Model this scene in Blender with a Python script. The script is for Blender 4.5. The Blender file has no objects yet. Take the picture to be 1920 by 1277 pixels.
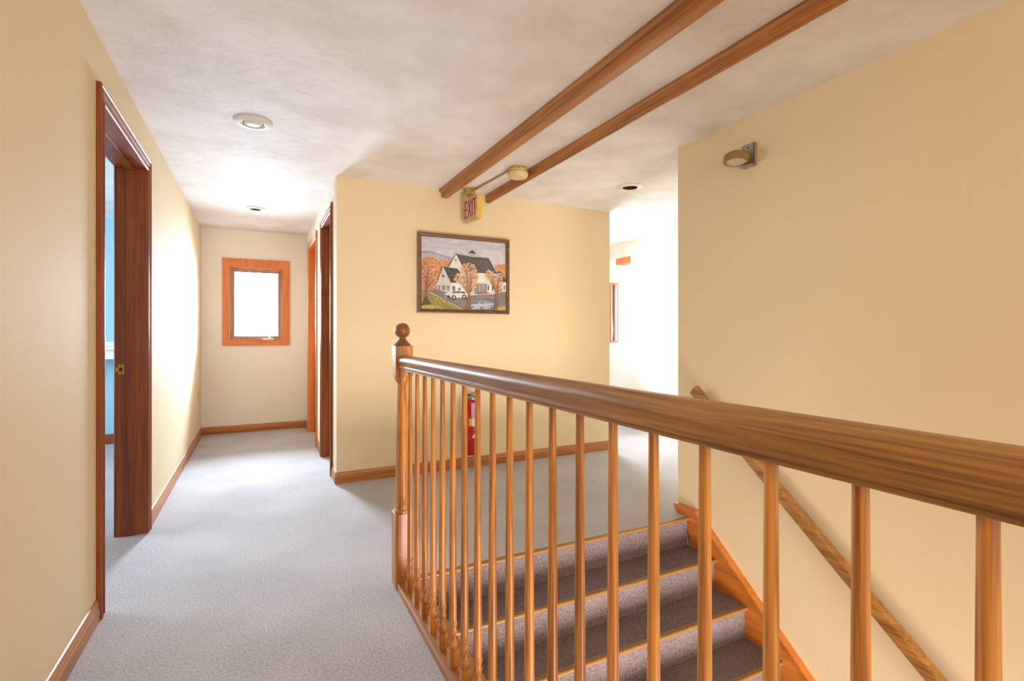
import bpy, bmesh, math, random
from mathutils import Vector, Matrix
random.seed(7)
SC = bpy.context.scene
COL = SC.collection
PI = math.pi

# ------------------------------------------------------------------ key dimensions (metres)
H = 1.11                    # eye height
YAW = 0.4645
XL, YE, XR, YM, XM, CZ, XW, YW = -.561, 6.472, .517, 3.929, 3.018, 2.28, 2.356, 2.375
XH, YF = 4.20, 5.60         # right hall: its right wall, its far wall
YB = -1.6                   # where the built part of the hall stops behind the camera
YS = 2.253                  # top nosing of the stair
RUN, RISE = .2035, .172
XS0, XS1 = .66, 2.326       # stair between inner side and skirt board

# ------------------------------------------------------------------ camera
cam = bpy.data.cameras.new('camera'); co = bpy.data.objects.new('camera', cam); COL.objects.link(co)
co.location = (0, 0, H); co.rotation_euler = (PI/2, 0, -YAW)
cam.sensor_width = 36; cam.lens = 36*949/1920
cam.shift_y = -(638.5-626)/1920
cam.clip_start = .02
SC.camera = co

# ------------------------------------------------------------------ world, light, exposure
w = bpy.data.worlds.new('sky'); SC.world = w; w.use_nodes = True
bg = w.node_tree.nodes['Background']; bg.inputs[0].default_value = (1, .92, .84, 1); bg.inputs[1].default_value = 1.5

def area(name, loc, direction, sx, sy, power, color, spread=PI):
    l = bpy.data.lights.new(name, 'AREA'); l.shape = 'RECTANGLE'; l.size = sx; l.size_y = sy
    l.energy = power; l.color = color; l.spread = spread
    o = bpy.data.objects.new(name, l); COL.objects.link(o); o.location = loc
    o.rotation_euler = Vector(direction).to_track_quat('-Z', 'Z').to_euler(); return o

DAY = (.70, .84, 1.0)
area('daylight_end_window', (-.02, YE+.35, 1.50), (0.0, -1, -.40), .8, 1.0, 265, DAY, math.radians(110))
area('daylight_side_rooms', (2.74, 5.05, 1.25), (-1, 0, .0), 2.0, 1.6, 4, (.6, .8, 1))
area('daylight_far_hall', (5.5, 4.9, 1.4), (-1, -.2, -.1), .9, 1.4, 34, (.86, .93, 1))
area('daylight_hall_window', (3.6, YF+.3, 1.5), (0.05, -1, -.5), .9, .9, 190, (.84, .92, 1), math.radians(145))
area('daylight_blue_room', (-3.0, 4.3, 1.5), (1, .25, -.1), 1.6, 1.3, 75, (.9, .96, 1))
area('fill_front_added', (.9, YB-.3, 1.5), (0, 1, .06), 2.6, 1.5, 40, (1, .84, .66))  # added warm fill lamp behind the camera, brightens the near hall; no real window
area('daylight_stair_foot', (1.5, -.9, -1.3), (0, 1, .26), 1.4, 1.2, 40, (1, .88, .82), math.radians(80))

SC.view_settings.view_transform = 'Standard'; SC.view_settings.look = 'None'
SC.view_settings.exposure = 0.0; SC.view_settings.gamma = 1; SC.view_settings.use_curve_mapping = False

# ------------------------------------------------------------------ materials
def lin(c):
    return tuple(((x/12.92) if x <= .04045 else ((x+.055)/1.055)**2.4) for x in c)
def hexc(h): return lin(tuple(int(h[i:i+2], 16)/255 for i in (0, 2, 4)))
def base_mat(name, rough=.6, metal=0., spec=.5):
    m = bpy.data.materials.new(name); m.use_nodes = True
    b = m.node_tree.nodes['Principled BSDF']
    b.inputs['Roughness'].default_value = rough; b.inputs['Metallic'].default_value = metal
    b.inputs['Specular IOR Level'].default_value = spec
    return m, m.node_tree.nodes, m.node_tree.links, b
def flat(name, h, rough=.6, metal=0., spec=.5, var=.06):
    m, n, l, b = base_mat(name, rough, metal, spec); c = hexc(h)
    tc = n.new('ShaderNodeTexCoord'); no = n.new('ShaderNodeTexNoise'); no.inputs['Scale'].default_value = 25
    r = n.new('ShaderNodeValToRGB')
    r.color_ramp.elements[0].position = .3; r.color_ramp.elements[1].position = .7
    r.color_ramp.elements[0].color = (*[x*(1-var) for x in c], 1); r.color_ramp.elements[1].color = (*[min(1, x*(1+var)) for x in c], 1)
    l.new(tc.outputs['Object'], no.inputs['Vector']); l.new(no.outputs[0], r.inputs[0]); l.new(r.outputs[0], b.inputs['Base Color'])
    return m
def paint(name, h, h2=None, bump=.04, bscale=60, blotch=1.4, rough=.75):
    m, n, l, b = base_mat(name, rough, 0, .25); c = hexc(h); c2 = hexc(h2 or h)
    g = n.new('ShaderNodeNewGeometry')
    no = n.new('ShaderNodeTexNoise'); no.inputs['Scale'].default_value = blotch; no.inputs['Detail'].default_value = 5; no.inputs['Roughness'].default_value = .6
    r = n.new('ShaderNodeValToRGB'); r.color_ramp.elements[0].position = .35; r.color_ramp.elements[1].position = .65
    r.color_ramp.elements[0].color = (*c2, 1); r.color_ramp.elements[1].color = (*c, 1)
    l.new(g.outputs['Position'], no.inputs['Vector']); l.new(no.outputs[0], r.inputs[0]); l.new(r.outputs[0], b.inputs['Base Color'])
    n2 = n.new('ShaderNodeTexNoise'); n2.inputs['Scale'].default_value = bscale; n2.inputs['Detail'].default_value = 4
    bu = n.new('ShaderNodeBump'); bu.inputs['Strength'].default_value = bump; bu.inputs['Distance'].default_value = .02
    l.new(g.outputs['Position'], n2.inputs['Vector']); l.new(n2.outputs[0], bu.inputs['Height']); l.new(bu.outputs[0], b.inputs['Normal'])
    return m
def wood(name, light, dark, axis='z', rough=.35, fine=1.0, coat=.3, contrast=1.0):
    m, n, l, b = base_mat(name, rough, 0, .5)
    b.inputs['Coat Weight'].default_value = coat; b.inputs['Coat Roughness'].default_value = .35
    tc = n.new('ShaderNodeTexCoord'); oi = n.new('ShaderNodeObjectInfo')
    ad = n.new('ShaderNodeVectorMath'); ad.operation = 'ADD'
    ml = n.new('ShaderNodeVectorMath'); ml.operation = 'SCALE'; ml.inputs[0].default_value = (7.3, 3.1, 5.7)
    l.new(oi.outputs['Random'], ml.inputs['Scale'])
    l.new(tc.outputs['Object'], ad.inputs[0]); l.new(ml.outputs[0], ad.inputs[1])
    mp = n.new('ShaderNodeMapping')
    s = {'x': (1.2, 26, 26), 'y': (26, 1.2, 26), 'z': (26, 26, 1.2)}[axis]
    mp.inputs['Scale'].default_value = tuple(v*fine for v in s)
    l.new(ad.outputs[0], mp.inputs['Vector'])
    n1 = n.new('ShaderNodeTexNoise'); n1.inputs['Scale'].default_value = 1; n1.inputs['Detail'].default_value = 6; n1.inputs['Roughness'].default_value = .65; n1.inputs['Distortion'].default_value = .6
    l.new(mp.outputs[0], n1.inputs['Vector'])
    mp2 = n.new('ShaderNodeMapping'); s2 = {'x': (6, 220, 220), 'y': (220, 6, 220), 'z': (220, 220, 6)}[axis]
    mp2.inputs['Scale'].default_value = tuple(v*fine for v in s2); l.new(ad.outputs[0], mp2.inputs['Vector'])
    n2 = n.new('ShaderNodeTexNoise'); n2.inputs['Scale'].default_value = 1; n2.inputs['Detail'].default_value = 2; l.new(mp2.outputs[0], n2.inputs['Vector'])
    mx = n.new('ShaderNodeMath'); mx.operation = 'MULTIPLY_ADD'; mx.inputs[1].default_value = .45
    l.new(n2.outputs[0], mx.inputs[0]); 
    ms = n.new('ShaderNodeMath'); ms.operation = 'MULTIPLY'; ms.inputs[1].default_value = .62; l.new(n1.outputs[0], ms.inputs[0]); l.new(ms.outputs[0], mx.inputs[2])
    r = n.new('ShaderNodeValToRGB'); r.color_ramp.elements[0].position = .53-.13/contrast; r.color_ramp.elements[1].position = .53+.10/contrast
    r.color_ramp.elements[0].color = (*hexc(dark), 1); r.color_ramp.elements[1].color = (*hexc(light), 1)
    l.new(mx.outputs[0], r.inputs[0]); l.new(r.outputs[0], b.inputs['Base Color'])
    bu = n.new('ShaderNodeBump'); bu.inputs['Strength'].default_value = .12; bu.inputs['Distance'].default_value = .003
    l.new(mx.outputs[0], bu.inputs['Height']); l.new(bu.outputs[0], b.inputs['Normal'])
    return m
def carpet(name, a, bcol, scale=420):
    m, n, l, b = base_mat(name, .95, 0, .1)
    g = n.new('ShaderNodeNewGeometry')
    n1 = n.new('ShaderNodeTexNoise'); n1.inputs['Scale'].default_value = scale; n1.inputs['Detail'].default_value = 3; n1.inputs['Roughness'].default_value = .7
    n2 = n.new('ShaderNodeTexNoise'); n2.inputs['Scale'].default_value = 130; n2.inputs['Detail'].default_value = 4
    n3 = n.new('ShaderNodeTexNoise'); n3.inputs['Scale'].default_value = 2.2; n3.inputs['Detail'].default_value = 3
    for q in (n1, n2, n3): l.new(g.outputs['Position'], q.inputs['Vector'])
    a1 = n.new('ShaderNodeMath'); a1.operation = 'MULTIPLY_ADD'; a1.inputs[1].default_value = .55
    a2 = n.new('ShaderNodeMath'); a2.operation = 'MULTIPLY'; a2.inputs[1].default_value = .33
    l.new(n2.outputs[0], a2.inputs[0]); l.new(n1.outputs[0], a1.inputs[0]); l.new(a2.outputs[0], a1.inputs[2])
    a3 = n.new('ShaderNodeMath'); a3.operation = 'MULTIPLY_ADD'; a3.inputs[1].default_value = .12
    l.new(n3.outputs[0], a3.inputs[0]); l.new(a1.outputs[0], a3.inputs[2])
    r = n.new('ShaderNodeValToRGB'); r.color_ramp.elements[0].position = .40; r.color_ramp.elements[1].position = .60
    r.color_ramp.elements[0].color = (*hexc(bcol), 1); r.color_ramp.elements[1].color = (*hexc(a), 1)
    l.new(a3.outputs[0], r.inputs[0]); l.new(r.outputs[0], b.inputs['Base Color'])
    bu = n.new('ShaderNodeBump'); bu.inputs['Strength'].default_value = .5; bu.inputs['Distance'].default_value = .004
    l.new(a1.outputs[0], bu.inputs['Height']); l.new(bu.outputs[0], b.inputs['Normal'])
    return m
def glass(name):
    m = bpy.data.materials.new(name); m.use_nodes = True; n = m.node_tree.nodes; l = m.node_tree.links
    n.remove(n['Principled BSDF']); t = n.new('ShaderNodeBsdfTransparent'); g = n.new('ShaderNodeBsdfGlossy'); g.inputs['Roughness'].default_value = .02
    f = n.new('ShaderNodeFresnel'); f.inputs['IOR'].default_value = 1.45; x = n.new('ShaderNodeMixShader')
    l.new(f.outputs[0], x.inputs[0]); l.new(t.outputs[0], x.inputs[1]); l.new(g.outputs[0], x.inputs[2]); l.new(x.outputs[0], n['Material Output'].inputs[0])
    return m

M = dict(
    wall=paint('cream_wall_paint', 'E5D2AE', 'E3CFA9'),
    wall_pale=paint('pale_wall_paint', 'F1ECE2', 'EFE8DC'),
    blue=paint('blue_wall_paint', 'A6CCDE', 'A2CADC'),
    white=paint('white_paint', 'F4F2EC', 'F0EEE8', bump=.01),
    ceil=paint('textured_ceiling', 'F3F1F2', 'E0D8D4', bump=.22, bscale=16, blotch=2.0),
    carpet=carpet('grey_loop_carpet', 'D6D2D4', '929092'),
    stair_carpet=carpet('stair_carpet', '96888A', '54464A'),
    oak_z=wood('oak_upright', 'CE8A3C', '8C521C', 'z', contrast=1.3),
    oak_y=wood('oak_rail', 'B27E3C', '70481C', 'y', rough=.42, coat=.15),
    oak_fin=wood('oak_finial', '9A6430', '6A3C18', 'z', rough=.35),
    beam=wood('beam_pine', 'BC782E', '884E18', 'y', rough=.45, fine=.6),
    skirt=wood('skirt_pine', 'D08030', 'B0601E', 'y', rough=.35, fine=.5),
    base_x=wood('baseboard_wood_x', 'C07A38', '8C4E1E', 'x', rough=.35, fine=.6),
    base_y=wood('baseboard_wood_y', 'BC7C40', '90582A', 'y', rough=.45, fine=.6, coat=.35),
    cherry_z=wood('cherry_casing_z', 'A0521E', '6E2E0C', 'z', rough=.45, fine=.6, coat=.06),
    cherry_y=wood('cherry_casing_y', 'A0521E', '6E2E0C', 'y', rough=.25, fine=.6),
    win_z=wood('window_pine_z', 'DE8038', 'C26826', 'z', rough=.4, fine=.6),
    sash=wood('sash_wood', 'B08A78', '8C6450', 'z', rough=.35, fine=.6),
    nosing=flat('tan_nosing', '98723F', .35, .1),
    chrome=flat('satin_chrome', 'B4B4BA', .35, .9),
    brass=flat('brass', 'D8A040', .35, .45),
    steel=flat('grey_bracket_steel', 'A89C94', .4, .6),
    black=flat('black_plastic', '1C1A1A', .4),
    red=flat('red_enamel', 'C01820', .2),
    ivory=flat('ivory_plastic', 'DCC890', .45),
    ivory_d=flat('tan_plastic', 'B8975A', .5),
    gold=flat('yellow_sign_case', 'E0B858', .4),
    trimw=flat('white_metal_trim', 'F2EEE8', .35),
    glass=glass('window_glass'),
    dark=flat('dark_recess', '4A3826', .6),
    signface=flat('sign_face', 'D8B8A8', .4),
    signred=flat('sign_red', 'A01A18', .5),
    pink=flat('pink_tag', 'C890B8', .6), yellow=flat('yellow_label', 'E8C838', .6), paper=flat('white_label', 'ECE6E0', .6),
    olive=flat('tan_lamp_shell', '8E7440', .5), lens=flat('lamp_lens', 'D8D0C0', .12, .5),
    frame=wood('picture_frame_wood', '7A5234', '54341E', 'x', rough=.4),
)
_fl = {}
def fl(h):
    if h not in _fl: _fl[h] = flat('paint_'+h, h, .6, var=.10)
    return _fl[h]

# ------------------------------------------------------------------ mesh helpers
def tobj(name, bm, mats, parent=None, smooth=False, bevel=0):
    """link bm (world coordinates) as one object; under a parent its vertices become local"""
    if parent is not None:
        off = world_loc(parent)
        bmesh.ops.translate(bm, verts=bm.verts, vec=-off)
    me = bpy.data.meshes.new(name)
    bmesh.ops.recalc_face_normals(bm, faces=bm.faces)
    bm.to_mesh(me); bm.free()
    for mm in (mats if isinstance(mats, (list, tuple)) else [mats]): me.materials.append(mm)
    if smooth:
        for p in me.polygons: p.use_smooth = True
        try: me.set_sharp_from_angle(angle=math.radians(38))
        except Exception: pass
    o = bpy.data.objects.new(name, me); COL.objects.link(o)
    if parent is not None: o.parent = parent
    if bevel:
        b = o.modifiers.new('bevel', 'BEVEL'); b.width = bevel; b.segments = 2; b.limit_method = 'ANGLE'
    return o
def world_loc(o):
    v = Vector((0, 0, 0))
    while o is not None: v += o.location; o = o.parent
    return v
def thing(name, loc, label=None, cat=None, group=None, kind=None):
    o = bpy.data.objects.new(name, None); o.empty_display_size = .1; COL.objects.link(o); o.location = loc
    return tag(o, label, cat, group, kind)
def tag(o, label=None, cat=None, group=None, kind=None):
    if label: o['label'] = label
    if cat: o['category'] = cat
    if group: o['group'] = group
    if kind: o['kind'] = kind
    return o
def BM(): return bmesh.new()
def box(bm, x0, x1, y0, y1, z0, z1, mi=0):
    v = [bm.verts.new(p) for p in ((x0,y0,z0),(x1,y0,z0),(x1,y1,z0),(x0,y1,z0),(x0,y0,z1),(x1,y0,z1),(x1,y1,z1),(x0,y1,z1))]
    for f in ((0,3,2,1),(4,5,6,7),(0,1,5,4),(1,2,6,5),(2,3,7,6),(3,0,4,7)):
        bm.faces.new([v[i] for i in f]).material_index = mi
    return bm
def extrude_profile(bm, pts, a, b, mapf):
    """pts: closed 2-D outline; mapf(u, v, t) -> world; extruded from t=a to t=b"""
    A = [bm.verts.new(mapf(u, v, a)) for u, v in pts]; B = [bm.verts.new(mapf(u, v, b)) for u, v in pts]
    n = len(pts)
    for i in range(n): bm.faces.new((A[i], A[(i+1) % n], B[(i+1) % n], B[i]))
    bm.faces.new(A); bm.faces.new(B[::-1]); return bm
def lathe(bm, prof, c, seg=24, M4=None):
    """prof: (r, z) list; around the vertical through c, M4 optional rotation about c"""
    rings = []
    for r, z in prof:
        ring = []
        for k in range(seg):
            p = Vector((r*math.cos(2*PI*k/seg), r*math.sin(2*PI*k/seg), z))
            if M4 is not None: p = M4 @ p
            ring.append(bm.verts.new(p+Vector(c)))
        rings.append(ring)
    for i in range(len(rings)-1):
        for k in range(seg):
            bm.faces.new((rings[i][k], rings[i][(k+1) % seg], rings[i+1][(k+1) % seg], rings[i+1][k]))
    bm.faces.new(rings[0][::-1]); bm.faces.new(rings[-1]); return bm
def tube(bm, pts, r, seg=10):
    pts = [Vector(p) for p in pts]; rings = []
    for i, p in enumerate(pts):
        d = (pts[min(i+1, len(pts)-1)]-pts[max(i-1, 0)]).normalized()
        q = d.to_track_quat('Z', 'Y')
        rings.append([bm.verts.new(p+q @ Vector((r*math.cos(2*PI*k/seg), r*math.sin(2*PI*k/seg), 0))) for k in range(seg)])
    for i in range(len(rings)-1):
        for k in range(seg): bm.faces.new((rings[i][k], rings[i][(k+1) % seg], rings[i+1][(k+1) % seg], rings[i+1][k]))
    bm.faces.new(rings[0][::-1]); bm.faces.new(rings[-1]); return bm
def sweep2(bm, path, prof, mapf, closed=False):
    """sweep prof (offset, height) along a 2-D path with mitred corners; offset is to the left of travel"""
    n = len(path); rings = []
    P = [Vector(p) for p in path]
    for i in range(n):
        if closed or 0 < i < n-1:
            d1 = (P[i]-P[i-1]).normalized(); d2 = (P[(i+1) % n]-P[i]).normalized()
        elif i == 0: d1 = d2 = (P[1]-P[0]).normalized()
        else: d1 = d2 = (P[-1]-P[-2]).normalized()
        n1 = Vector((-d1.y, d1.x)); n2 = Vector((-d2.y, d2.x)); m = (n1+n2).normalized(); m = m/max(.2, m.dot(n1))
        rings.append([bm.verts.new(mapf(*(P[i]+m*o), h)) for o, h in prof])
    k = len(prof)
    for i in range(n if closed else n-1):
        A, B = rings[i], rings[(i+1) % n]
        for j in range(k): bm.faces.new((A[j], A[(j+1) % k], B[(j+1) % k], B[j]))
    if not closed: bm.faces.new(rings[0]); bm.faces.new(rings[-1][::-1])
    return bm
def struct(name, bm, m, **k):
    return tag(tobj(name, bm, m, **k), kind='structure')

# ------------------------------------------------------------------ floor
b = BM()
box(b, XL-.12, .59, YB, YS+.022, -.25, 0)
box(b, XL-.12, XH+1.6, YS+.022, YE+.0, -.25, 0)
box(b, -3.3, XL-.12, 1.6, 6.55, -.25, 0)
struct('floor', b, M['carpet'])
# floor of the level below, at the stair foot
b = BM(); box(b, .59, XW+.14, -3.6, YS, -2.75, -2.60)
struct('floor_lower', b, M['carpet'])

# ------------------------------------------------------------------ ceiling with round holes for the recessed lights
LIGHTS = [((-.026, 3.142), .098), ((-.024, 5.29), .082), ((2.64, 3.177), .100)]
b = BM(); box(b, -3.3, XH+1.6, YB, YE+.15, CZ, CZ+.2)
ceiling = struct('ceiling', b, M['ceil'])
for (x, y), r in LIGHTS:
    cb = BM(); lathe(cb, [(r*.62, -.05), (r*.62, .15)], (x, y, CZ), 40)
    cut = tobj('cutter', cb, M['ceil'])
    md = ceiling.modifiers.new('hole', 'BOOLEAN'); md.object = cut; md.operation = 'DIFFERENCE'; md.solver = 'EXACT'
    dg = bpy.context.evaluated_depsgraph_get(); dg.update()
    nm = bpy.data.meshes.new_from_object(ceiling.evaluated_get(dg)); ceiling.modifiers.clear(); ceiling.data = nm
    bpy.data.objects.remove(cut)

# ------------------------------------------------------------------ walls
WT = .115
# left wall, opening for door_1
D1a, D1b, D1t = 2.535, 3.432, 2.02
b = BM()
box(b, XL-WT, XL, YB, D1a-.02, 0, CZ); box(b, XL-WT, XL, D1b+.02, YE, 0, CZ); box(b, XL-WT, XL, D1a-.02, D1b+.02, D1t+.02, CZ)
struct('wall_left', b, M['wall'])
# end wall with window_1
WX0, WX1, WZ0, WZ1 = -.297, .262, 1.028, 1.868
b = BM(); YEo = YE+.14
box(b, XL-WT, WX0, YE, YEo, 0, CZ); box(b, WX1, XR+.4, YE, YEo, 0, CZ); box(b, WX0, WX1, YE, YEo, 0, WZ0); box(b, WX0, WX1, YE, YEo, WZ1, CZ)
struct('wall_end', b, M['wall_pale'])
# corridor's right wall with two door openings
D2a, D2b, D2t = 4.205, 4.835, 2.065
D3a, D3b, D3t = 5.345, 6.13, 2.055
b = BM()
box(b, XR, XR+WT, YM+WT, D2a-.02, 0, CZ); box(b, XR, XR+WT, D2b+.02, D3a-.02, 0, CZ); box(b, XR, XR+WT, D3b+.02, YE, 0, CZ)
box(b, XR, XR+WT, D2a-.02, D2b+.02, D2t+.02, CZ); box(b, XR, XR+WT, D3a-.02, D3b+.02, D3t+.02, CZ)
struct('wall_corridor', b, M['wall_pale'])
b = BM(); box(b, XR, XM, YM, YM+WT, 0, CZ)
struct('wall_middle', b, M['wall'])
b = BM(); box(b, XM-WT, XM, YM+WT, YF, 0, CZ)
struct('wall_hall_left', b, M['wall_pale'])
# stair wall (right), returns behind the stair head
b = BM(); box(b, XW, XW+.14, -3.6, YW, -2.6, CZ); box(b, XW+.14, XH+1.6, YW-.14, YW, 0, CZ)
struct('wall_right', b, M['wall'])
# added wall behind the camera, its wide gap made for the unseen fill lamp
b = BM(); box(b, XL-WT, XW, YB-.12, YB, 2.17, CZ); box(b, XL-WT, -.50, YB-.12, YB, 0, 2.17); box(b, 2.28, XW, YB-.12, YB, 0, 2.17); box(b, -.50, .59, YB-.12, YB, 0, .25)
struct('wall_back', b, M['wall'])
# hall beyond: right wall and far wall (with window_2)
b = BM(); box(b, XH, XH+.12, YW, 5.05, 0, CZ); box(b, XH, XH+.12, 5.05, YF, 2.09, CZ)
struct('wall_hall_right', b, M['wall_pale'])
HX0, HX1, HZ0, HZ1 = 3.16, 4.33, 1.03, 1.77
W2a, W2b = 4.36, 4.45
b = BM()
box(b, XM-WT, XH+1.6, YF, YF+.14, 0, 1.0); box(b, XM-WT, XH+1.6, YF, YF+.14, 1.80, CZ)
box(b, XM-WT, 3.2, YF, YF+.14, 1.0, 1.80); box(b, 3.98, 4.320, YF, YF+.14, 1.0, 1.8); box(b, 4.425, XH+1.6, YF, YF+.14, 1.0, 1.8)
struct('wall_hall_far', b, M['wall_pale'])
b = BM(); box(b, XH+1.45, XH+1.6, YW, YF, 0, CZ)
struct('wall_alcove', b, M['wall_pale'])
# stairwell inner side below the landing, head wall below the top step
b = BM(); box(b, .59, .655, -3.6, YS-.03, -2.58, -.002)
struct('wall_stairwell', b, M['wall'])
# blue room
b = BM()
box(b, -3.3, XL-WT, 6.38, 6.50, 0, CZ); box(b, -3.42, -3.3, 1.6, 6.5, 0, CZ); box(b, -3.3, XL-WT, 1.5, 1.6, 0, CZ)
box(b, XL-WT-.012, XL-WT, D1b+.09, 6.38, 0, CZ); box(b, XL-WT-.012, XL-WT, 1.6, D1a-.09, 0, CZ)
struct('wall_blue_room', b, M['blue'])
# side rooms
b = BM(); box(b, XM-WT-.12, XM-WT, YM+WT, YF, 0, CZ); box(b, XR+WT, XM-WT, 6.30, 6.42, 0, CZ)
struct('wall_side_room', b, M['wall_pale'])

# ------------------------------------------------------------------ baseboards
BP = [(0, 0), (.013, 0), (.013, .052), (.010, .057), (.011, .064), (.007, .076), (.004, .083), (0, .085)]
def baseboard(name, a, c, side, const, mat, axis):
    b = BM()
    if axis == 'y': extrude_profile(b, BP, a, c, lambda u, v, t: (const+side*u, t, v))
    else: extrude_profile(b, BP, a, c, lambda u, v, t: (t, const+side*u, v))
    return struct(name, b, mat)
CW = .068
baseboard('baseboard_left_near', YB, D1a-CW-.002, 1, XL, M['base_y'], 'y')
baseboard('baseboard_left_far', D1b+CW+.002, YE, 1, XL, M['base_y'], 'y')
baseboard('baseboard_end', XL+.013, XR-.013, -1, YE, M['base_x'], 'x')
baseboard('baseboard_middle', XR-.012, XM+.012, -1, YM, M['base_x'], 'x')
baseboard('baseboard_corridor_near', YM, D2a-CW-.002, -1, XR, M['base_y'], 'y')
baseboard('baseboard_corridor_mid', D2b+CW+.002, D3a-CW-.002, -1, XR, M['base_y'], 'y')
baseboard('baseboard_corridor_far', D3b+CW+.002, YE-.013, -1, XR, M['base_y'], 'y')
baseboard('baseboard_hall', YM, YF, 1, XM, M['base_y'], 'y')
b = BM(); box(b, -3.3, XL-WT-.012, 6.365, 6.38, 0, .10); struct('baseboard_blue_room', b, M['cherry_y'])

# ------------------------------------------------------------------ doors
CP = [(0, 0), (0, .011), (.004, .015), (.009, .015), (.012, .011), (.030, .012), (.036, .016), (.050, .019), (.056, .014), (.060, .019), (CW, .017), (CW, 0)]
def door(name, X, side, y0, y1, top, mz, my):
    """open doorway in a wall at x=X; side=+1 when the hall lies on the +x side"""
    o = thing(name, (X, (y0+y1)/2, 0), kind='structure')
    def hall(u, v, h): return (X+side*h, u, v)
    b = BM(); sweep2(b, [(y0, 0), (y0, top), (y1, top), (y1, 0)], [(a, h) for a, h in CP], hall)
    tobj('casing', b, mz, o)
    b = BM(); sweep2(b, [(y0, 0), (y0, top), (y1, top), (y1, 0)], [(a, h) for a, h in CP], lambda u, v, h: (X-side*(WT+.013+h), u, v))
    tobj('casing', b, mz, o)
    xa, xb = sorted((X, X-side*(WT+.013)))
    b = BM(); box(b, xa, xb, y0-.018, y0, 0, top+.018); box(b, xa, xb, y1, y1+.018, 0, top+.018); box(b, xa, xb, y0, y1, top, top+.018)
    tobj('jamb', b, mz, o)
    s0 = X-side*.052; s1 = X-side*.088; sa, sb = sorted((s0, s1))
    b = BM(); box(b, sa, sb, y0, y0+.011, 0, top-.011); box(b, sa, sb, y1-.011, y1, 0, top-.011); box(b, sa, sb, y0, y1, top-.011, top)
    tobj('door_stop', b, my, o, bevel=.002)
    return o
d1 = door('door_1', XL, 1, D1a, D1b, D1t, M['cherry_z'], M['cherry_z'])
# the room-side rebate shows as a darker board strip; brass strike plate on the far jamb
b = BM(); xs = -.669; zs = .915
box(b, xs-.014, xs+.012, D1b-.0025, D1b-.0003, zs-.028, zs+.028)
box(b, xs-.026, xs-.014, D1b-.006, D1b-.001, zs-.012, zs+.012)
sp = tobj('strike_plate', b, M['brass'], d1, bevel=.0008)
b = BM(); box(b, xs-.010, xs+.004, D1b-.0036, D1b-.0026, zs-.010, zs+.010)
for z in (-.021, .021): box(b, xs-.004, xs+.001, D1b-.0034, D1b-.0026, zs+z-.0025, zs+z+.0025)
tobj('latch_hole', b, M['black'], sp)
door('door_2', XR, -1, D2a, D2b, D2t, M['cherry_z'], M['cherry_z'])
door('door_3', XR, -1, D3a, D3b, D3t, M['win_z'], M['cherry_z'])
# cased opening at the end of the far hall's right wall: only its head shows
b = BM(); box(b, XH-.015, XH+.12, 5.052, 5.32, 2.01, 2.09)
struct('trim_1', b, M['win_z'], bevel=.004)

# ------------------------------------------------------------------ windows
def window(name, x0, x1, z0, z1, Y, wl, wr, wt, wb, sw, jm='win_z'):
    o = thing(name, ((x0+x1)/2, Y, z0), kind='structure')
    b = BM(); t = .020
    # flat casing with a thin raised outer edge
    box(b, x0-wl, x0, Y-t*.8, Y, z0-wb, z1+wt); box(b, x1, x1+wr, Y-t*.8, Y, z0-wb, z1+wt)
    box(b, x0, x1, Y-t*.8, Y, z1, z1+wt); box(b, x0, x1, Y-t*.8, Y, z0-wb, z0)
    e = .010
    box(b, x0-wl-.004, x0-wl+e, Y-t, Y, z0-wb, z1+wt+.004); box(b, x1+wr-e, x1+wr+.004, Y-t, Y, z0-wb, z1+wt+.004)
    box(b, x0-wl, x1+wr, Y-t, Y, z1+wt-e, z1+wt+.004); box(b, x0-wl, x1+wr, Y-t, Y, z0-wb-.004, z0-wb+e)
    tobj('casing', b, M['win_z'], o, bevel=.002)
    b = BM(); r = .012
    box(b, x0, x0+r, Y-.018, Y+.14, z0, z1); box(b, x1-r, x1, Y-.018, Y+.14, z0, z1)
    box(b, x0+r, x1-r, Y-.018, Y+.14, z1-r, z1); box(b, x0+r, x1-r, Y-.018, Y+.14, z0, z0+r)
    tobj('jamb', b, M[jm], o)
    a0, a1, c0, c1 = x0+r, x1-r, z0+r, z1-r
    b = BM(); box(b, a0, a0+sw, Y+.05, Y+.085, c0, c1); box(b, a1-sw, a1, Y+.05, Y+.085, c0, c1)
    box(b, a0+sw, a1-sw, Y+.05, Y+.085, c1-sw, c1); box(b, a0+sw, a1-sw, Y+.05, Y+.085, c0, c0+sw)
    q = sw*.45
    box(b, a0, a0+q, Y+.03, Y+.05, c0, c1); box(b, a1-q, a1, Y+.03, Y+.05, c0, c1)
    box(b, a0+q, a1-q, Y+.03, Y+.05, c1-q, c1); box(b, a0+q, a1-q, Y+.03, Y+.05, c0, c0+q)
    s = tobj('sash', b, M['sash'], o, bevel=.003)
    b = BM(); box(b, a0+sw-.004, a1-sw+.004, Y+.066, Y+.070, c0+sw-.004, c1-sw+.004)
    tobj('pane', b, M['glass'], s)
    return o
w1 = window('window_1', WX0, WX1, WZ0, WZ1, YE, .056, .059, .082, .046, .046)
b = BM(); hx = .105; hz = WZ0+.012
box(b, hx-.065, hx+.045, YE+.004, YE+.03, hz, hz+.014); lathe(b, [(.012, 0), (.012, .012), (.008, .016)], (hx+.01, YE+.012, hz+.014), 16)
cr = tobj('crank_base', b, M['chrome'], w1, bevel=.002)
b = BM(); tube(b, [(hx+.01, YE+.006, hz+.024), (hx+.014, YE-.004, hz+.05), (hx+.024, YE-.006, hz+.085)], .0045); lathe(b, [(.003, 0), (.008, .004), (.008, .018), (.004, .022)], (hx+.025, YE-.006, hz+.084), 14)
tobj('crank_handle', b, M['chrome'], w1, smooth=True)
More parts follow.
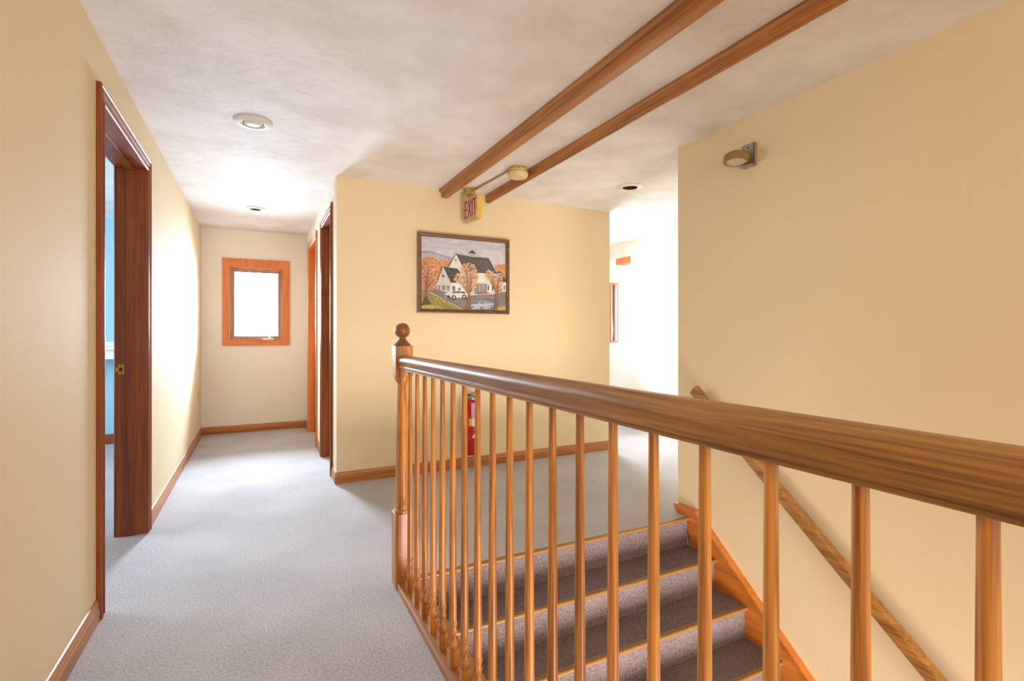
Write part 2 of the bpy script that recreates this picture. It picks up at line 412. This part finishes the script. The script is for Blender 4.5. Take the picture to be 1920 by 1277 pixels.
w2 = window('window_2', 4.320, 4.425, 1.0, 1.80, YF, .012, .004, .0, .0, .004, 'white')
w3 = window('window_3', 3.2, 3.98, 1.0, 1.80, YF, .06, .06, .06, .06, .03)

# ------------------------------------------------------------------ ceiling beams
def beam(x0, prof, label):
    b = BM(); extrude_profile(b, [(x0+u, CZ-v) for u, v in prof], YB, YM-.002, lambda u, v, t: (u, t, v))
    return tag(tobj('ceiling_beam', b, M['beam'], bevel=.0015), label, 'beam')
beam(1.306, [(0, 0), (.001, .016), (.004, .024), (.011, .030), (.019, .033), (.023, .036), (.023, .064), (.026, .067), (.072, .067), (.076, .064), (.076, 0)],
     'wider stained wooden beam on the ceiling, ending above the painting, left of the sign')
beam(1.712, [(0, 0), (.0, .014), (.005, .022), (.006, .058), (.009, .061), (.021, .061), (.022, .067), (.034, .067), (.036, .062), (.036, 0)],
     'narrow stained wooden beam on the ceiling, passing right of the smoke detector')

# ------------------------------------------------------------------ recessed ceiling lights
def downlight(i, label, eyeball):
    (x, y), r = LIGHTS[i]
    o = thing('recessed_light', (x, y, CZ), label, 'ceiling light', 'recessed lights')
    b = BM(); prof = [(r*.60, -.002), (r, -.001), (r*1.0, -.004), (r*.93, -.009), (r*.66, -.014), (r*.60, -.010)]
    rings = []
    for rr, z in prof:
        rings.append([b.verts.new((x+rr*math.cos(2*PI*k/48), y+rr*math.sin(2*PI*k/48), CZ+z)) for k in range(48)])
    for a in range(len(rings)):
        A, B = rings[a], rings[(a+1) % len(rings)]
        for k in range(48): b.faces.new((A[k], A[(k+1) % 48], B[(k+1) % 48], B[k]))
    tobj('trim_ring', b, M['trimw'], o, smooth=True)
    R = r*.585
    b = BM(); rings = []
    for rr, z in ((R, -.008), (R, .10), (R*.97, .10), (R*.97, -.008)):
        rings.append([b.verts.new((x+rr*math.cos(2*PI*k/40), y+rr*math.sin(2*PI*k/40), CZ+z)) for k in range(40)])
    for a in range(4):
        for k in range(40): b.faces.new((rings[a][k], rings[a][(k+1) % 40], rings[(a+1) % 4][(k+1) % 40], rings[(a+1) % 4][k]))
    tobj('can', b, M['dark'] if not eyeball else M['trimw'], o, smooth=True)
    b = BM()
    if eyeball: lathe(b, [(R*.25, -.018), (R*.5, -.016), (R*.75, -.010), (R*.90, .002), (R*.94, .02), (R*.6, .05)], (x, y, CZ), 32)
    else: lathe(b, [(R*.15, .022), (R*.55, .026), (R*.8, .04), (R*.9, .07), (R*.5, .09)], (x, y, CZ), 32)
    tobj('bulb', b, M['lens'] if not eyeball else M['trimw'], o, smooth=True)
downlight(0, 'round white recessed ceiling light nearest the camera, left of the beams', True)
downlight(1, 'small round recessed ceiling light at the window end of the corridor', False)
downlight(2, 'round recessed ceiling light with dark centre near the right hallway', False)

# ------------------------------------------------------------------ smoke detector, conduit, exit sign
sx, sy = 1.632, 3.165
o = thing('smoke_detector', (sx, sy, CZ), 'round ivory smoke detector on the ceiling between the two beams', 'smoke detector')
b = BM(); lathe(b, [(.060, 0), (.060, -.018)], (sx, sy, CZ), 36); tobj('mounting_box', b, M['ivory_d'], o, smooth=True)
b = BM(); lathe(b, [(.062, -.018), (.065, -.020), (.065, -.029), (.060, -.031), (.060, -.033), (.070, -.037), (.073, -.046), (.071, -.060), (.060, -.072), (.035, -.076), (.030, -.073), (.01, -.073)], (sx, sy, CZ), 40)
tobj('cover', b, M['ivory'], o, smooth=True)
b = BM(); box(b, sx-.035, sx-.029, sy-.070, sy-.064, CZ-.027, CZ-.022); tobj('vent', b, M['black'], o)
b = BM(); tube(b, [(1.598, sy-.02+.06, CZ-.007), (1.560, 3.775, CZ-.009)], .0075, 8)
tag(tobj('conduit', b, M['ivory_d'], smooth=True), 'thin tan conduit running along the ceiling from smoke detector to sign', 'conduit')

NX, NY = 1.514, 3.626; ang = math.radians(5.4); SL, ST, SZ0, SZ1 = .240, .041, 2.010, 2.198
dirL = Vector((-math.sin(ang), math.cos(ang), 0)); dirT = Vector((math.cos(ang), math.sin(ang), 0))
o = thing('exit_sign', (1.521, 3.815, CZ), 'boxed EXIT sign with red letters and yellow end, hanging at the beams', 'exit sign')
b = BM(); cx, cy = 1.521, 3.805; lathe(b, [(.050, 0), (.052, -.036), (.040, -.050)], (cx, cy, CZ), 8); tobj('canopy', b, M['ivory_d'], o)
b = BM(); lathe(b, [(.014, -.03), (.014, SZ1-CZ)], (cx, cy, CZ), 12); tobj('stem', b, M['ivory_d'], o)
def sgn(l, t, z): return Vector((NX, NY, 0))+dirL*l+dirT*t+Vector((0, 0, z))
def sbox(b, l0, l1, t0, t1, z0, z1):
    v = [b.verts.new(sgn(*p)) for p in ((l0,t0,z0),(l1,t0,z0),(l1,t1,z0),(l0,t1,z0),(l0,t0,z1),(l1,t0,z1),(l1,t1,z1),(l0,t1,z1))]
    for f in ((0,3,2,1),(4,5,6,7),(0,1,5,4),(1,2,6,5),(2,3,7,6),(3,0,4,7)): b.faces.new([v[i] for i in f])
b = BM(); sbox(b, 0, SL, 0, ST, SZ0, SZ1); tobj('case', b, M['gold'], o, bevel=.002)
b = BM(); sbox(b, .006, SL-.006, -.003, -.0002, SZ0+.006, SZ1-.006); tobj('face_plate', b, M['signface'], o)
b = BM()
def stroke(l0, z0, l1, z1, wd):
    p0, p1 = Vector((l0, z0)), Vector((l1, z1)); d = (p1-p0).normalized(); n_ = Vector((-d.y, d.x))*wd/2
    q = [p0+n_, p1+n_, p1-n_, p0-n_]
    A = [b.verts.new(sgn(a.x, -.0036, a.y)) for a in q]; B = [b.verts.new(sgn(a.x, -.0030, a.y)) for a in q]
    b.faces.new(A); b.faces.new(B[::-1])
    for i in range(4): b.faces.new((A[i], A[(i+1) % 4], B[(i+1) % 4], B[i]))
z0, z1 = SZ0+.028, SZ1-.026; sw_ = .013
def L(u): return SL*(1-u)
stroke(L(.17), z0, L(.17), z1, sw_)
for zz in (z0+sw_/2, (z0+z1)/2, z1-sw_/2): stroke(L(.15), zz, L(.33), zz, sw_)
stroke(L(.40), z0, L(.59), z1, sw_); stroke(L(.40), z1, L(.59), z0, sw_)
stroke(L(.68), z0, L(.68), z1, sw_)
stroke(L(.85), z0, L(.85), z1, sw_); stroke(L(.75), z1-sw_/2, L(.95), z1-sw_/2, sw_)
stroke(L(.962), (z0+z1)/2+.022, L(.925), (z0+z1)/2, .008); stroke(L(.925), (z0+z1)/2, L(.962), (z0+z1)/2-.022, .008)
stroke(L(.038), (z0+z1)/2+.022, L(.075), (z0+z1)/2, .008); stroke(L(.075), (z0+z1)/2, L(.038), (z0+z1)/2-.022, .008)
tobj('lettering', b, M['signred'], o)

# ------------------------------------------------------------------ emergency light on the stair wall
o = thing('emergency_light', (XW, 1.845, 2.06), 'tan emergency floodlight head on a metal bracket high on the stair wall', 'emergency light')
b = BM(); y0, y1, za, zb = 1.812, 1.885, 2.000, 2.122
box(b, XW-.022, XW-.018, y0, y1, za, zb); box(b, XW-.022, XW-.0005, y0, y0+.004, za, zb); box(b, XW-.022, XW-.0005, y1-.004, y1, za, zb)
box(b, XW-.05, XW-.022, y0, y1, za, za+.004)
tobj('bracket', b, M['steel'], o, bevel=.001)
b = BM(); lathe(b, [(.005, -.001), (.005, .002)], (XW-.0225, 1.85, 2.103), 12, Matrix.Rotation(PI/2, 3, 'Y')); tobj('screw', b, M['black'], o)
hc = Vector((XW-.098, 1.862, 2.035)); dn = Vector((-.14, -.05, -1)).normalized(); q = dn.to_track_quat('Z', 'Y').to_matrix()
b = BM(); lathe(b, [(.012, -.040), (.026, -.038), (.050, -.024), (.060, -.016), (.0625, -.010), (.0625, .016), (.058, .018)], hc, 36, q)
sh = tobj('lamp_head', b, M['olive'], o, smooth=True)
b = BM(); lathe(b, [(.057, .013), (.055, .017), (.04, .019), (.02, .020), (.003, .0205)], hc, 32, q)
for k in range(-4, 5):
    l_ = math.sqrt(max(0, .048**2-(k*.011)**2)); p0 = hc+q @ Vector((k*.011, -l_, .0185)); p1 = hc+q @ Vector((k*.011, l_, .0185)); tube(b, [p0, p1], .0022, 6)
tobj('lens', b, M['lens'], sh, smooth=True)
b = BM(); tube(b, [hc+Vector((.018, 0, .026)), hc+Vector((.045, -.005, .040)), (XW-.035, 1.85, 2.06), (XW-.022, 1.85, 2.05)], .016, 12); tobj('swivel', b, M['olive'], o, smooth=True)

# ------------------------------------------------------------------ painting
PX0, PX1, PZ0, PZ1 = 1.125, 1.928, 1.279, 1.917; FW = .030; PY = YM-.004
o = thing('painting', ((PX0+PX1)/2, YM, PZ0), 'brown-framed painting of a white barn-like building with autumn trees and parked cars', 'painting')
b = BM(); sweep2(b, [(PX0, PZ0), (PX1, PZ0), (PX1, PZ1), (PX0, PZ1)], [(0, 0), (0, .030), (.008, .032), (FW-.006, .024), (FW, .018), (FW, 0)], lambda u, v, h: (u, PY-h, v), closed=True)
tobj('frame', b, M['frame'], o)
IX0, IX1, IZ0, IZ1 = PX0+FW, PX1-FW, PZ0+FW, PZ1-FW
pm = []; bmP = BM(); layer = [0]
def mi(h):
    if h not in pm: pm.append(h)
    return pm.index(h)
def uv(x, y):      # sketch units 1130 x 1000 -> wall plane
    return IX0+max(0, min(1, x/1130))*(IX1-IX0), IZ1-max(0, min(1, y/1000))*(IZ1-IZ0)
def poly(h, pts):
    layer[0] += 1; yy = PY-.012-layer[0]*.000006
    v = []
    for x, y in pts:
        X, Z = uv(x, y)
        if not v or (v[-1].co-Vector((X, yy, Z))).length > 1e-5: v.append(bmP.verts.new((X, yy, Z)))
    if len(v) > 2:
        try: bmP.faces.new(v).material_index = mi(h)
        except ValueError: pass
def strokeP(h, x0, y0, x1, y1, w0, w1=None):
    w1 = w0 if w1 is None else w1; d = Vector((x1-x0, y1-y0)); d.normalize(); n_ = Vector((-d.y, d.x))
    poly(h, [(x0+n_.x*w0/2, y0+n_.y*w0/2), (x1+n_.x*w1/2, y1+n_.y*w1/2), (x1-n_.x*w1/2, y1-n_.y*w1/2), (x0-n_.x*w0/2, y0-n_.y*w0/2)])
def dabs(cols, cx, cy, rx, ry, n, s):
    for _ in range(n):
        a = random.uniform(0, 2*PI); r = math.sqrt(random.random()); x = cx+rx*r*math.cos(a); y = cy+ry*r*math.sin(a)
        if not (4 < x < 1126 and 4 < y < 996): continue
        k = random.randint(4, 6); t = random.uniform(.5, 1.2)*s; a0 = random.uniform(0, PI)
        poly(random.choice(cols), [(x+t*math.cos(a0+2*PI*i/k)*random.uniform(.7, 1.2), y+t*math.sin(a0+2*PI*i/k)*random.uniform(.6, 1.1)) for i in range(k)])
box(bmP, IX0-.004, IX1+.004, PY-.012, PY-.002, IZ0-.004, IZ1+.004, mi('C2C0CE'))
poly('BDBCC8', [(0, 0), (1130, 0), (1130, 110), (0, 170)]); poly('C9C6D0', [(0, 170), (1130, 110), (1130, 330), (0, 360)])
for k in range(24):
    x = random.uniform(0, 950); y = random.uniform(10, 200); poly(random.choice(['C8C8D2', 'BCBCCA', 'CFCBD2']), [(x, y), (x+160, y-6), (x+190, y+5), (x+40, y+12)])
poly('A59CAA', [(0, 205), (60, 195), (130, 197), (230, 225), (330, 255), (400, 270), (400, 345), (0, 345)])
poly('B6ABB4', [(0, 240), (90, 222), (200, 245), (340, 285), (340, 345), (0, 345)])
# autumn woods
poly('C48A5E', [(0, 330), (60, 285), (110, 280), (180, 310), (260, 315), (360, 320), (360, 700), (200, 740), (0, 760)])
dabs(['C8905F', 'D3A070', 'B87A50', 'CC9A6C', 'A86E48', 'D8A87C'], 150, 480, 175, 190, 420, 16)
dabs(['C09080', 'CFA090', 'B88070'], 110, 680, 110, 60, 90, 15)
poly('C79868', [(980, 330), (1040, 325), (1130, 310), (1130, 520), (980, 520)]); dabs(['C8905F', 'D3A070', 'B87A50'], 1090, 380, 50, 50, 60, 12)
# parking lot, grass
poly('7E7678', [(180, 720), (330, 735), (700, 770), (1130, 720), (1130, 1000), (540, 1000), (60, 760)])
for k in range(40):
    x = random.uniform(480, 1000); y = random.uniform(780, 960); poly(random.choice(['86807F', '756E72', '8C8482']), [(x, y), (x+120, y-8), (x+150, y), (x+30, y+8)])
poly('8C8448', [(0, 740), (110, 770), (200, 815), (520, 1000), (0, 1000)]); poly('D0BC94', [(110, 765), (540, 1000), (522, 1000), (100, 770)])
dabs(['8E8A4A', 'A39A4E', '7A7440', 'B0A85C', '9C8C48'], 150, 930, 200, 90, 380, 12); dabs(['B4AC5A', 'C0B864'], 60, 970, 150, 26, 90, 9)
poly('A89A5C', [(1010, 950), (1130, 925), (1130, 1000), (980, 1000)]); dabs(['B8A868', 'C4B478', '9A8C50'], 1080, 970, 55, 28, 80, 8)
# main building
poly('DAD9D6', [(440, 215), (345, 400), (345, 560), (520, 600), (560, 430)])      # main gable
poly('CFCDCA', [(520, 330), (540, 800), (1010, 760), (1010, 470)])
poly('E2E0DC', [(700, 480), (1010, 475), (1010, 620), (700, 625)])
poly('C9C8C6', [(345, 545), (520, 560), (700, 600), (700, 770), (500, 770), (345, 620)])
poly('5C5658', [(440, 213), (640, 235), (890, 240), (1000, 440), (1005, 462), (700, 466), (560, 440)])
dabs(['64605F', '554F52', '6E686A', '4E484C'], 760, 350, 130, 85, 160, 14); poly('3E383A', [(438, 205), (445, 205), (525, 355), (518, 360)]); strokeP('EDEBE6', 890, 240, 1012, 462, 6); strokeP('3A3436', 345, 400, 442, 208, 5)
poly('ECEAE6', [(700, 466), (1012, 462), (1012, 474), (700, 478)])
strokeP('9A9898', 422, 300, 450, 300, 30); 
# cupola
poly('E4E2DE', [(620, 190), (700, 190), (705, 235), (618, 232)]); poly('4A4548', [(660, 140), (608, 188), (712, 188)])
for xx in (632, 655, 678): poly('5A5558', [(xx, 196), (xx+14, 196), (xx+14, 224), (xx, 224)])
# left wing
poly('C6C6C6', [(270, 410), (190, 640), (190, 725), (368, 775), (372, 640)]); poly('4E484C', [(270, 408), (460, 420), (500, 480), (440, 632), (372, 628)])
dabs(['58525A', '4A4448', '625C60'], 390, 520, 75, 80, 70, 12); poly('E0E0DE', [(372, 628), (600, 600), (600, 780), (368, 775)]); strokeP('2E2A2C', 268, 406, 192, 640, 5); strokeP('EEECE8', 270, 410, 374, 640, 5)
poly('77757A', [(255, 515), (290, 518), (290, 555), (255, 552)])
for xx in (206, 258, 322): poly('6A6A72', [(xx, 665), (xx+(42 if xx == 258 else 26), 672), (xx+(42 if xx == 258 else 26), 740), (xx, 728)])
for xx in (216, 270, 286, 334): strokeP('D8D8D8', xx, 665, xx, 738, 3)
for xx in (396, 414): poly('3E3C42', [(xx, 672), (xx+14, 670), (xx+14, 735), (xx, 738)])
poly('A86E58', [(470, 690), (500, 690), (500, 730), (470, 730)]); poly('4A4448', [(610, 690), (655, 690), (655, 735), (610, 735)])
# right wing
poly('4E484C', [(1000, 428), (1060, 425), (1130, 545), (1130, 580), (1020, 580)]); poly('DCDAD6', [(1015, 578), (1130, 580), (1130, 720), (1010, 730)])
for xx in (1055, 1100): poly('55505A', [(xx, 628), (xx+15, 628), (xx+15, 695), (xx, 695)])
poly('DEDCD8', [(860, 478), (1015, 478), (1010, 730), (860, 735)])
for xx in (950, 975): poly('56525A', [(xx, 490), (xx+14, 490), (xx+14, 530), (xx, 530)])
for xx in (930, 870): poly('56525A', [(xx, 640), (xx+20, 640), (xx+20, 710), (xx, 710)])
# porch
poly('8A8486', [(690, 615), (860, 615), (860, 765), (690, 775)]); 
for k in range(4): poly('BEBCBC', [(750+k*24, 620), (762+k*24, 620), (762+k*24, 730), (750+k*24, 730)]); poly('4C484E', [(764+k*24, 630), (770+k*24, 630), (770+k*24, 726), (764+k*24, 726)])
poly('A8706A', [(720, 745), (880, 738), (900, 752), (740, 775)])
# white wagon
poly('D8D6D6', [(300, 775), (360, 765), (400, 735), (560, 735), (590, 770), (600, 815), (560, 828), (310, 840), (300, 815)]); poly('605C62', [(380, 768), (408, 742), (550, 742), (575, 768)])
for xx in (440, 500): strokeP('D8D6D6', xx, 740, xx, 770, 6)
poly('4A464A', [(300, 800), (360, 805), (370, 850), (320, 835)])
for xx, yy in ((412, 830), (548, 815)):
    poly('2E2A2E', [(xx+30*math.cos(a*PI/6), yy+32*math.sin(a*PI/6)) for a in range(12)]); poly('C8C6C6', [(xx+15*math.cos(a*PI/6), yy+17*math.sin(a*PI/6)) for a in range(12)])
# blue car
poly('A9BAC8', [(640, 925), (720, 912), (770, 860), (880, 865), (960, 905), (965, 950), (860, 985), (660, 990), (635, 960)])
poly('7C8890', [(745, 908), (780, 868), (830, 868), (820, 912)]); poly('8C98A0', [(840, 870), (890, 875), (925, 900), (835, 910)]); strokeP('D8DEE4', 640, 935, 960, 905, 5); poly('5E666E', [(645, 945), (680, 948), (678, 970), (642, 966)])
for xx, yy in ((790, 975), (940, 945)):
    poly('3A3A40', [(xx+26*math.cos(a*PI/6), yy+24*math.sin(a*PI/6)) for a in range(12)]); poly('C4CACE', [(xx+14*math.cos(a*PI/6), yy+13*math.sin(a*PI/6)) for a in range(12)])
# foreground trees
def tree(x, yb, ybr, w0, cols, blobs, tc='94704C'):
    for (cx, cy, rx, ry, n) in blobs: dabs(cols, cx, cy, rx, ry, n, 13)
    strokeP(tc, x, yb, x+8, ybr, w0, w0*.55); strokeP('6A4E34', x+w0*.25, yb, x+8+w0*.15, ybr, w0*.35, w0*.15)
    for (cx, cy, rx, ry, n) in blobs:
        for k in range(5):
            strokeP(tc, x+8, ybr+random.uniform(-10, 40), cx+random.uniform(-.7, .7)*rx, cy+random.uniform(-.8, .5)*ry, w0*.28, 2)
TC = ['D6A884', 'CC9A74', 'DDB896', 'C28E68', 'E2C2A4']
tree(55, 920, 700, 34, ['C49A78', 'B88A68', 'D0A888'], [(60, 520, 75, 130, 60), (130, 600, 60, 80, 40)], '8A6A50')
poly('5E4A38', [(0, 960), (30, 860), (60, 820), (85, 880), (130, 930), (60, 945)])
tree(605, 1000, 760, 44, TC, [(610, 440, 110, 110, 190), (500, 560, 90, 80, 120), (680, 520, 60, 90, 90), (640, 650, 80, 70, 90)])
tree(985, 1000, 745, 36, TC, [(895, 480, 60, 70, 100), (1000, 600, 90, 80, 130), (1040, 500, 50, 60, 60), (1030, 700, 50, 40, 50)])
tobj('canvas', bmP, [fl(h) for h in pm], o)

# ------------------------------------------------------------------ fire extinguisher
ex, ey, ez = 1.566, 3.850, .125
o = thing('fire_extinguisher', (ex, ey, ez), 'red fire extinguisher hung low on the cream wall behind the balusters', 'fire extinguisher')
b = BM(); lathe(b, [(.050, 0), (.054, .004), (.055, .012), (.055, .380), (.050, .405), (.034, .428), (.018, .440), (.016, .448)], (ex, ey, ez), 36); tobj('cylinder', b, M['red'], o, smooth=True)
b = BM(); lathe(b, [(.018, .446), (.018, .462), (.013, .466), (.013, .495)], (ex, ey, ez), 20); box(b, ex-.016, ex+.016, ey-.018, ey+.014, ez+.470, ez+.490); tobj('valve', b, M['chrome'], o, bevel=.002)
b = BM(); extrude_profile(b, [(-.02, .492), (.05, .500), (.085, .520), (.080, .526), (.04, .512), (-.02, .502)], -.010, .010, lambda u, v, t: (ex+t, ey-u, ez+v)); tobj('lever', b, M['chrome'], o)
b = BM(); extrude_profile(b, [(-.02, .480), (.04, .474), (.085, .462), (.088, .468), (.04, .484), (-.02, .490)], -.010, .010, lambda u, v, t: (ex+t, ey-u, ez+v)); tobj('handle', b, M['chrome'], o)
b = BM(); lathe(b, [(.014, 0), (.014, .010)], (ex+.026, ey-.012, ez+.474), 16, Matrix.Rotation(PI/2, 3, 'X')); tobj('gauge', b, M['paper'], o)
b = BM(); pts = []
for k in range(15):
    t = k/14; pts.append((ex-.016-.072*math.sin(t*PI*.62), ey-.004, ez+.480+.03*math.sin(t*PI)-.24*t*t))
pts += [(ex-.075, ey-.01, ez+.20), (ex-.066, ey-.01, ez+.17)]
tube(b, pts, .0075, 10); tobj('hose', b, M['black'], o, smooth=True)
def wrap(name, a0, a1, z0, z1, m, dr=.0008, pts=None):
    b = BM(); n_ = 14
    A = []; B = []
    for k in range(n_+1):
        a = a0+(a1-a0)*k/n_; r = .055+dr
        A.append(b.verts.new((ex+r*math.sin(a), ey-r*math.cos(a), ez+z0))); B.append(b.verts.new((ex+r*math.sin(a), ey-r*math.cos(a), ez+z1)))
    for k in range(n_): b.faces.new((A[k], A[k+1], B[k+1], B[k]))
    return tobj(name, b, m, o)
wrap('label_band', -.5, 1.1, .238, .300, M['paper']); wrap('yellow_label', -.9, -.45, .238, .300, M['yellow'], .0010)
b = BM()      # inspection tag on the front, hanging from the neck
box(b, ex-.034, ex+.026, ey-.0615, ey-.0600, ez+.300, ez+.428); tobj('inspection_tag', b, M['pink'], o, bevel=.0005)
wrap('arrow_stem', -.05, .14, .180, .225, M['paper']); 
b = BM(); v = [b.verts.new(p) for p in ((ex-.030, ey-.0562, ez+.145), (ex+.030, ey-.0562, ez+.145), (ex, ey-.0562, ez+.185))]; b.faces.new(v); tobj('arrow_label', b, M['paper'], o)
b = BM(); box(b, ex-.025, ex+.025, YM-.022, YM-.0005, ez+.20, ez+.46); tobj('wall_hook', b, M['steel'], o)

# ------------------------------------------------------------------ wall plates
def plate(name, X, side, y, z, label, mat, slots=True):
    o = thing(name, (X, y, z), label, 'outlet')
    b = BM(); xa, xb = sorted((X, X+side*.006)); box(b, xa, xb, y-.036, y+.036, z-.058, z+.058); tobj('cover_plate', b, mat, o, bevel=.002)
    b = BM()
    for dz in (-.022, .022): xa, xb = sorted((X+side*.005, X+side*.008)); box(b, xa, xb, y-.016, y+.016, z+dz-.014, z+dz+.014)
    tobj('socket', b, M['ivory_d'], o, bevel=.002)
plate('wall_outlet', XL, 1, 6.11, .468, 'ivory wall outlet low on the left corridor wall beside the end wall', M['ivory'])
# blue room: counter and switch seen through the doorway
o = thing('counter', (-1.7, 6.38, .87), 'white wall-mounted counter inside the blue room beyond the left doorway', 'counter')
b = BM(); box(b, -3.2, XL-WT-.03, 6.08, 6.364, .955, .985); tobj('countertop', b, M['white'], o, bevel=.004)
b = BM(); box(b, -3.2, XL-WT-.03, 6.12, 6.14, .865, .955); tobj('apron', b, M['white'], o)
b = BM(); box(b, -3.2, XL-WT-.03, 6.366, 6.379, .94, 1.03); tobj('backsplash', b, M['white'], o)
b = BM(); box(b, -1.445, -1.385, 6.370, 6.379, 1.06, 1.17); tag(tobj('wall_switch', b, M['steel'], bevel=.002), 'grey switch plate on the blue wall above the white counter', 'switch')

# ------------------------------------------------------------------ staircase
o = thing('staircase', (1.49, YS, 0), 'carpeted staircase going down behind the balusters, with tan edge nosings', 'staircase')
N = 14
nose = [(0, 0), (-.006, .0018), (-.030, .0018), (-.030, 0), (-.030, 0)]
def nosing_pts():
    p = [(.018, .0), (.018, .0015), (.010, .0015), (.008, -.001), (.006, -.001), (.004, .001)]
    for k in range(7):
        a = PI/2+PI*k/6; p.append((.001+.010*math.cos(a)*1.0, -.009+.0100*math.sin(a)))
    p += [(.020, -.020), (.020, 0)]
    return p
for i in range(N):
    y = YS-i*RUN; z = -i*RISE
    if i > 0:
        b = BM(); box(b, XS0, XS1, y+.012, y+RUN+.033, z-.03, z); tobj('tread', b, M['stair_carpet'], o)
    b = BM(); box(b, XS0, XS1, y+.018, y+.034, z-RISE, z-(.03 if i else .004)); tobj('riser', b, M['stair_carpet'], o)
    b = BM(); extrude_profile(b, nosing_pts(), XS0, XS1-.001, lambda u, v, t, y=y, z=z: (t, y+u+.004, z+v)); tobj('nosing', b, M['nosing'], o, smooth=True)
# skirt board on the wall side
def skirt_outline():
    sl = .83; p = [(YW-.002, .052), (2.204, .052)]
    ye = -.6; p.append((ye, .052-(2.204-ye)*sl)); p.append((ye, .052-(2.204-ye)*sl-.42)); p.append((YS-.10, -.35)); p.append((YS+.03, -.05)); p.append((YS+.02, 0.001)); p.append((2.30, .001)); p.append((2.355, .004)); p.append((YW-.002, .018))
    return p
b = BM(); extrude_profile(b, skirt_outline(), XW-.0005, XS1+.0, lambda u, v, t: (t, u, v))
sk = tobj('skirt_board', b, M['skirt'], o, bevel=.002)
b = BM(); capp = [(.052), ]
path = [(YW-.001, .052), (2.204, .052), (-.6, .052-(2.804)*.83)]
sweep2(b, path, [(-.004, .0005), (-.004, .034), (0, .038), (.006, .038), (.010, .033), (.017, .035), (.023, .031), (.023, .0005)], lambda u, v, h: (XW-h, u, v))
tobj('skirt_cap', b, M['skirt'], sk)

# ------------------------------------------------------------------ balustrade
BX, BY = .570, 2.222
o = thing('balustrade', (BX, BY, 0), 'oak landing balustrade with turned balusters and ball-topped newel post', 'banister')
nw = .038
b = BM(); box(b, BX-nw, BX+nw, BY-nw, BY+nw, 0, .325)
# chamfered shoulder, turned shaft, upper block
lathe(b, [(.036, .318), (.036, .336), (.031, .340), (.033, .345), (.031, .350), (.033, .356), (.0305, .361), (.0295, .40), (.028, .55), (.0245, .75), (.021, .885), (.022, .892), (.029, .900), (.033, .908), (.035, .916), (.035, .930)], (BX, BY, 0), 32)
box(b, BX-nw, BX+nw, BY-nw, BY+nw, .926, 1.058)
newel = tobj('newel_post', b, M['oak_z'], o, bevel=.0025, smooth=True)
b = BM()
fp = [(.036, 1.057), (.037, 1.062), (.033, 1.067), (.026, 1.074), (.018, 1.084), (.015, 1.092), (.0165, 1.096)]
for k in range(0, 15):
    a = -PI/2+.5+(PI-.5)*k/14; fp.append((max(.0015, .034*math.cos(a)), 1.1245+.034*math.sin(a)))
lathe(b, fp, (BX, BY, 0), 32); tobj('ball_finial', b, M['oak_fin'], newel, smooth=True)
# handrail
hp = [(0, 1.0155), (.012, 1.0145), (.022, 1.0105), (.029, 1.004), (.032, .996), (.031, .989), (.027, .983), (.0245, .977), (.0235, .972), (.026, .969), (.026, .964), (.022, .960), (.022, .955)]
full = hp+[(-u, v) for u, v in hp[::-1][:-1]]
b = BM(); extrude_profile(b, full, -.95, BY-nw+.001, lambda u, v, t: (BX+u, t, v)); tobj('handrail', b, M['oak_y'], o, smooth=True)
b = BM(); extrude_profile(b, [(-.034, .0), (-.034, .022), (-.028, .028), (.064, .028), (.070, .022), (.070, 0)], -.95, BY-nw, lambda u, v, t: (BX+u, t, v)); tobj('base_rail', b, M['base_y'], o)
def baluster_bm(x, y):
    b = BM(); w = .016
    box(b, x-w, x+w, y-w, y+w, .027, .078)
    pr = [(.011, .074), (.0115, .080), (.0145, .086), (.0155, .094), (.0145, .102), (.0105, .108), (.0092, .112), (.0105, .122), (.0135, .132), (.0145, .136), (.0130, .139), (.0118, .143), (.0125, .155), (.0142, .162), (.0142, .166), (.0120, .170)]
    for k in range(9): t = k/8; pr.append((.0126-.0046*t**1.1, .180+(.958-.180)*t))
    lathe(b, pr, (x, y, 0), 20); return b
ys = [2.093-.10467*i for i in range(23)]
bal0 = tobj('baluster', baluster_bm(BX, ys[0]), M['oak_z'], o, smooth=True, bevel=.0)
for yv in ys[1:]:
    c = bal0.copy(); COL.objects.link(c); c.parent = o; c.location = bal0.location+Vector((0, yv-ys[0], 0)); c.rotation_euler = (0, 0, 0)

# ------------------------------------------------------------------ handrail on the stair wall
o = thing('wall_handrail', (2.275, 2.17, .79), 'sloping wooden handrail fixed to the cream stair wall', 'handrail')
b = BM(); sl = .828; rp = [(-.016, -.031), (.016, -.031), (.021, -.022), (.021, .018), (.013, .030), (-.013, .030), (-.021, .018), (-.021, -.022)]
y0, y1 = 2.170, -1.2; zz = .785
A = []; B_ = []
for u, v in rp:
    vz = v/math.cos(math.atan(sl))
    # square-cut upper end: perpendicular to the slope
    A.append(b.verts.new((2.282+u, y0-v*math.sin(math.atan(sl))*1.0, zz+v*math.cos(math.atan(sl))))); B_.append(b.verts.new((2.282+u, y1-v*math.sin(math.atan(sl)), zz-(y0-y1)*sl+v*math.cos(math.atan(sl)))))
for k in range(8): b.faces.new((A[k], A[(k+1) % 8], B_[(k+1) % 8], B_[k]))
b.faces.new(A); b.faces.new(B_[::-1])
tobj('rail', b, M['oak_y'], o, bevel=.003)
for yb in (1.93, 1.28, .3):
    zc = zz-(y0-yb)*sl
    b = BM(); tube(b, [(2.282, yb, zc-.036), (2.282, yb, zc-.060), (2.31, yb, zc-.078), (2.350, yb, zc-.078)], .005, 8); lathe(b, [(.022, 0), (.022, .005)], (XW-.006, yb, zc-.078), 18, Matrix.Rotation(PI/2, 3, 'Y'))
    tobj('bracket', b, M['brass'], o, smooth=True)
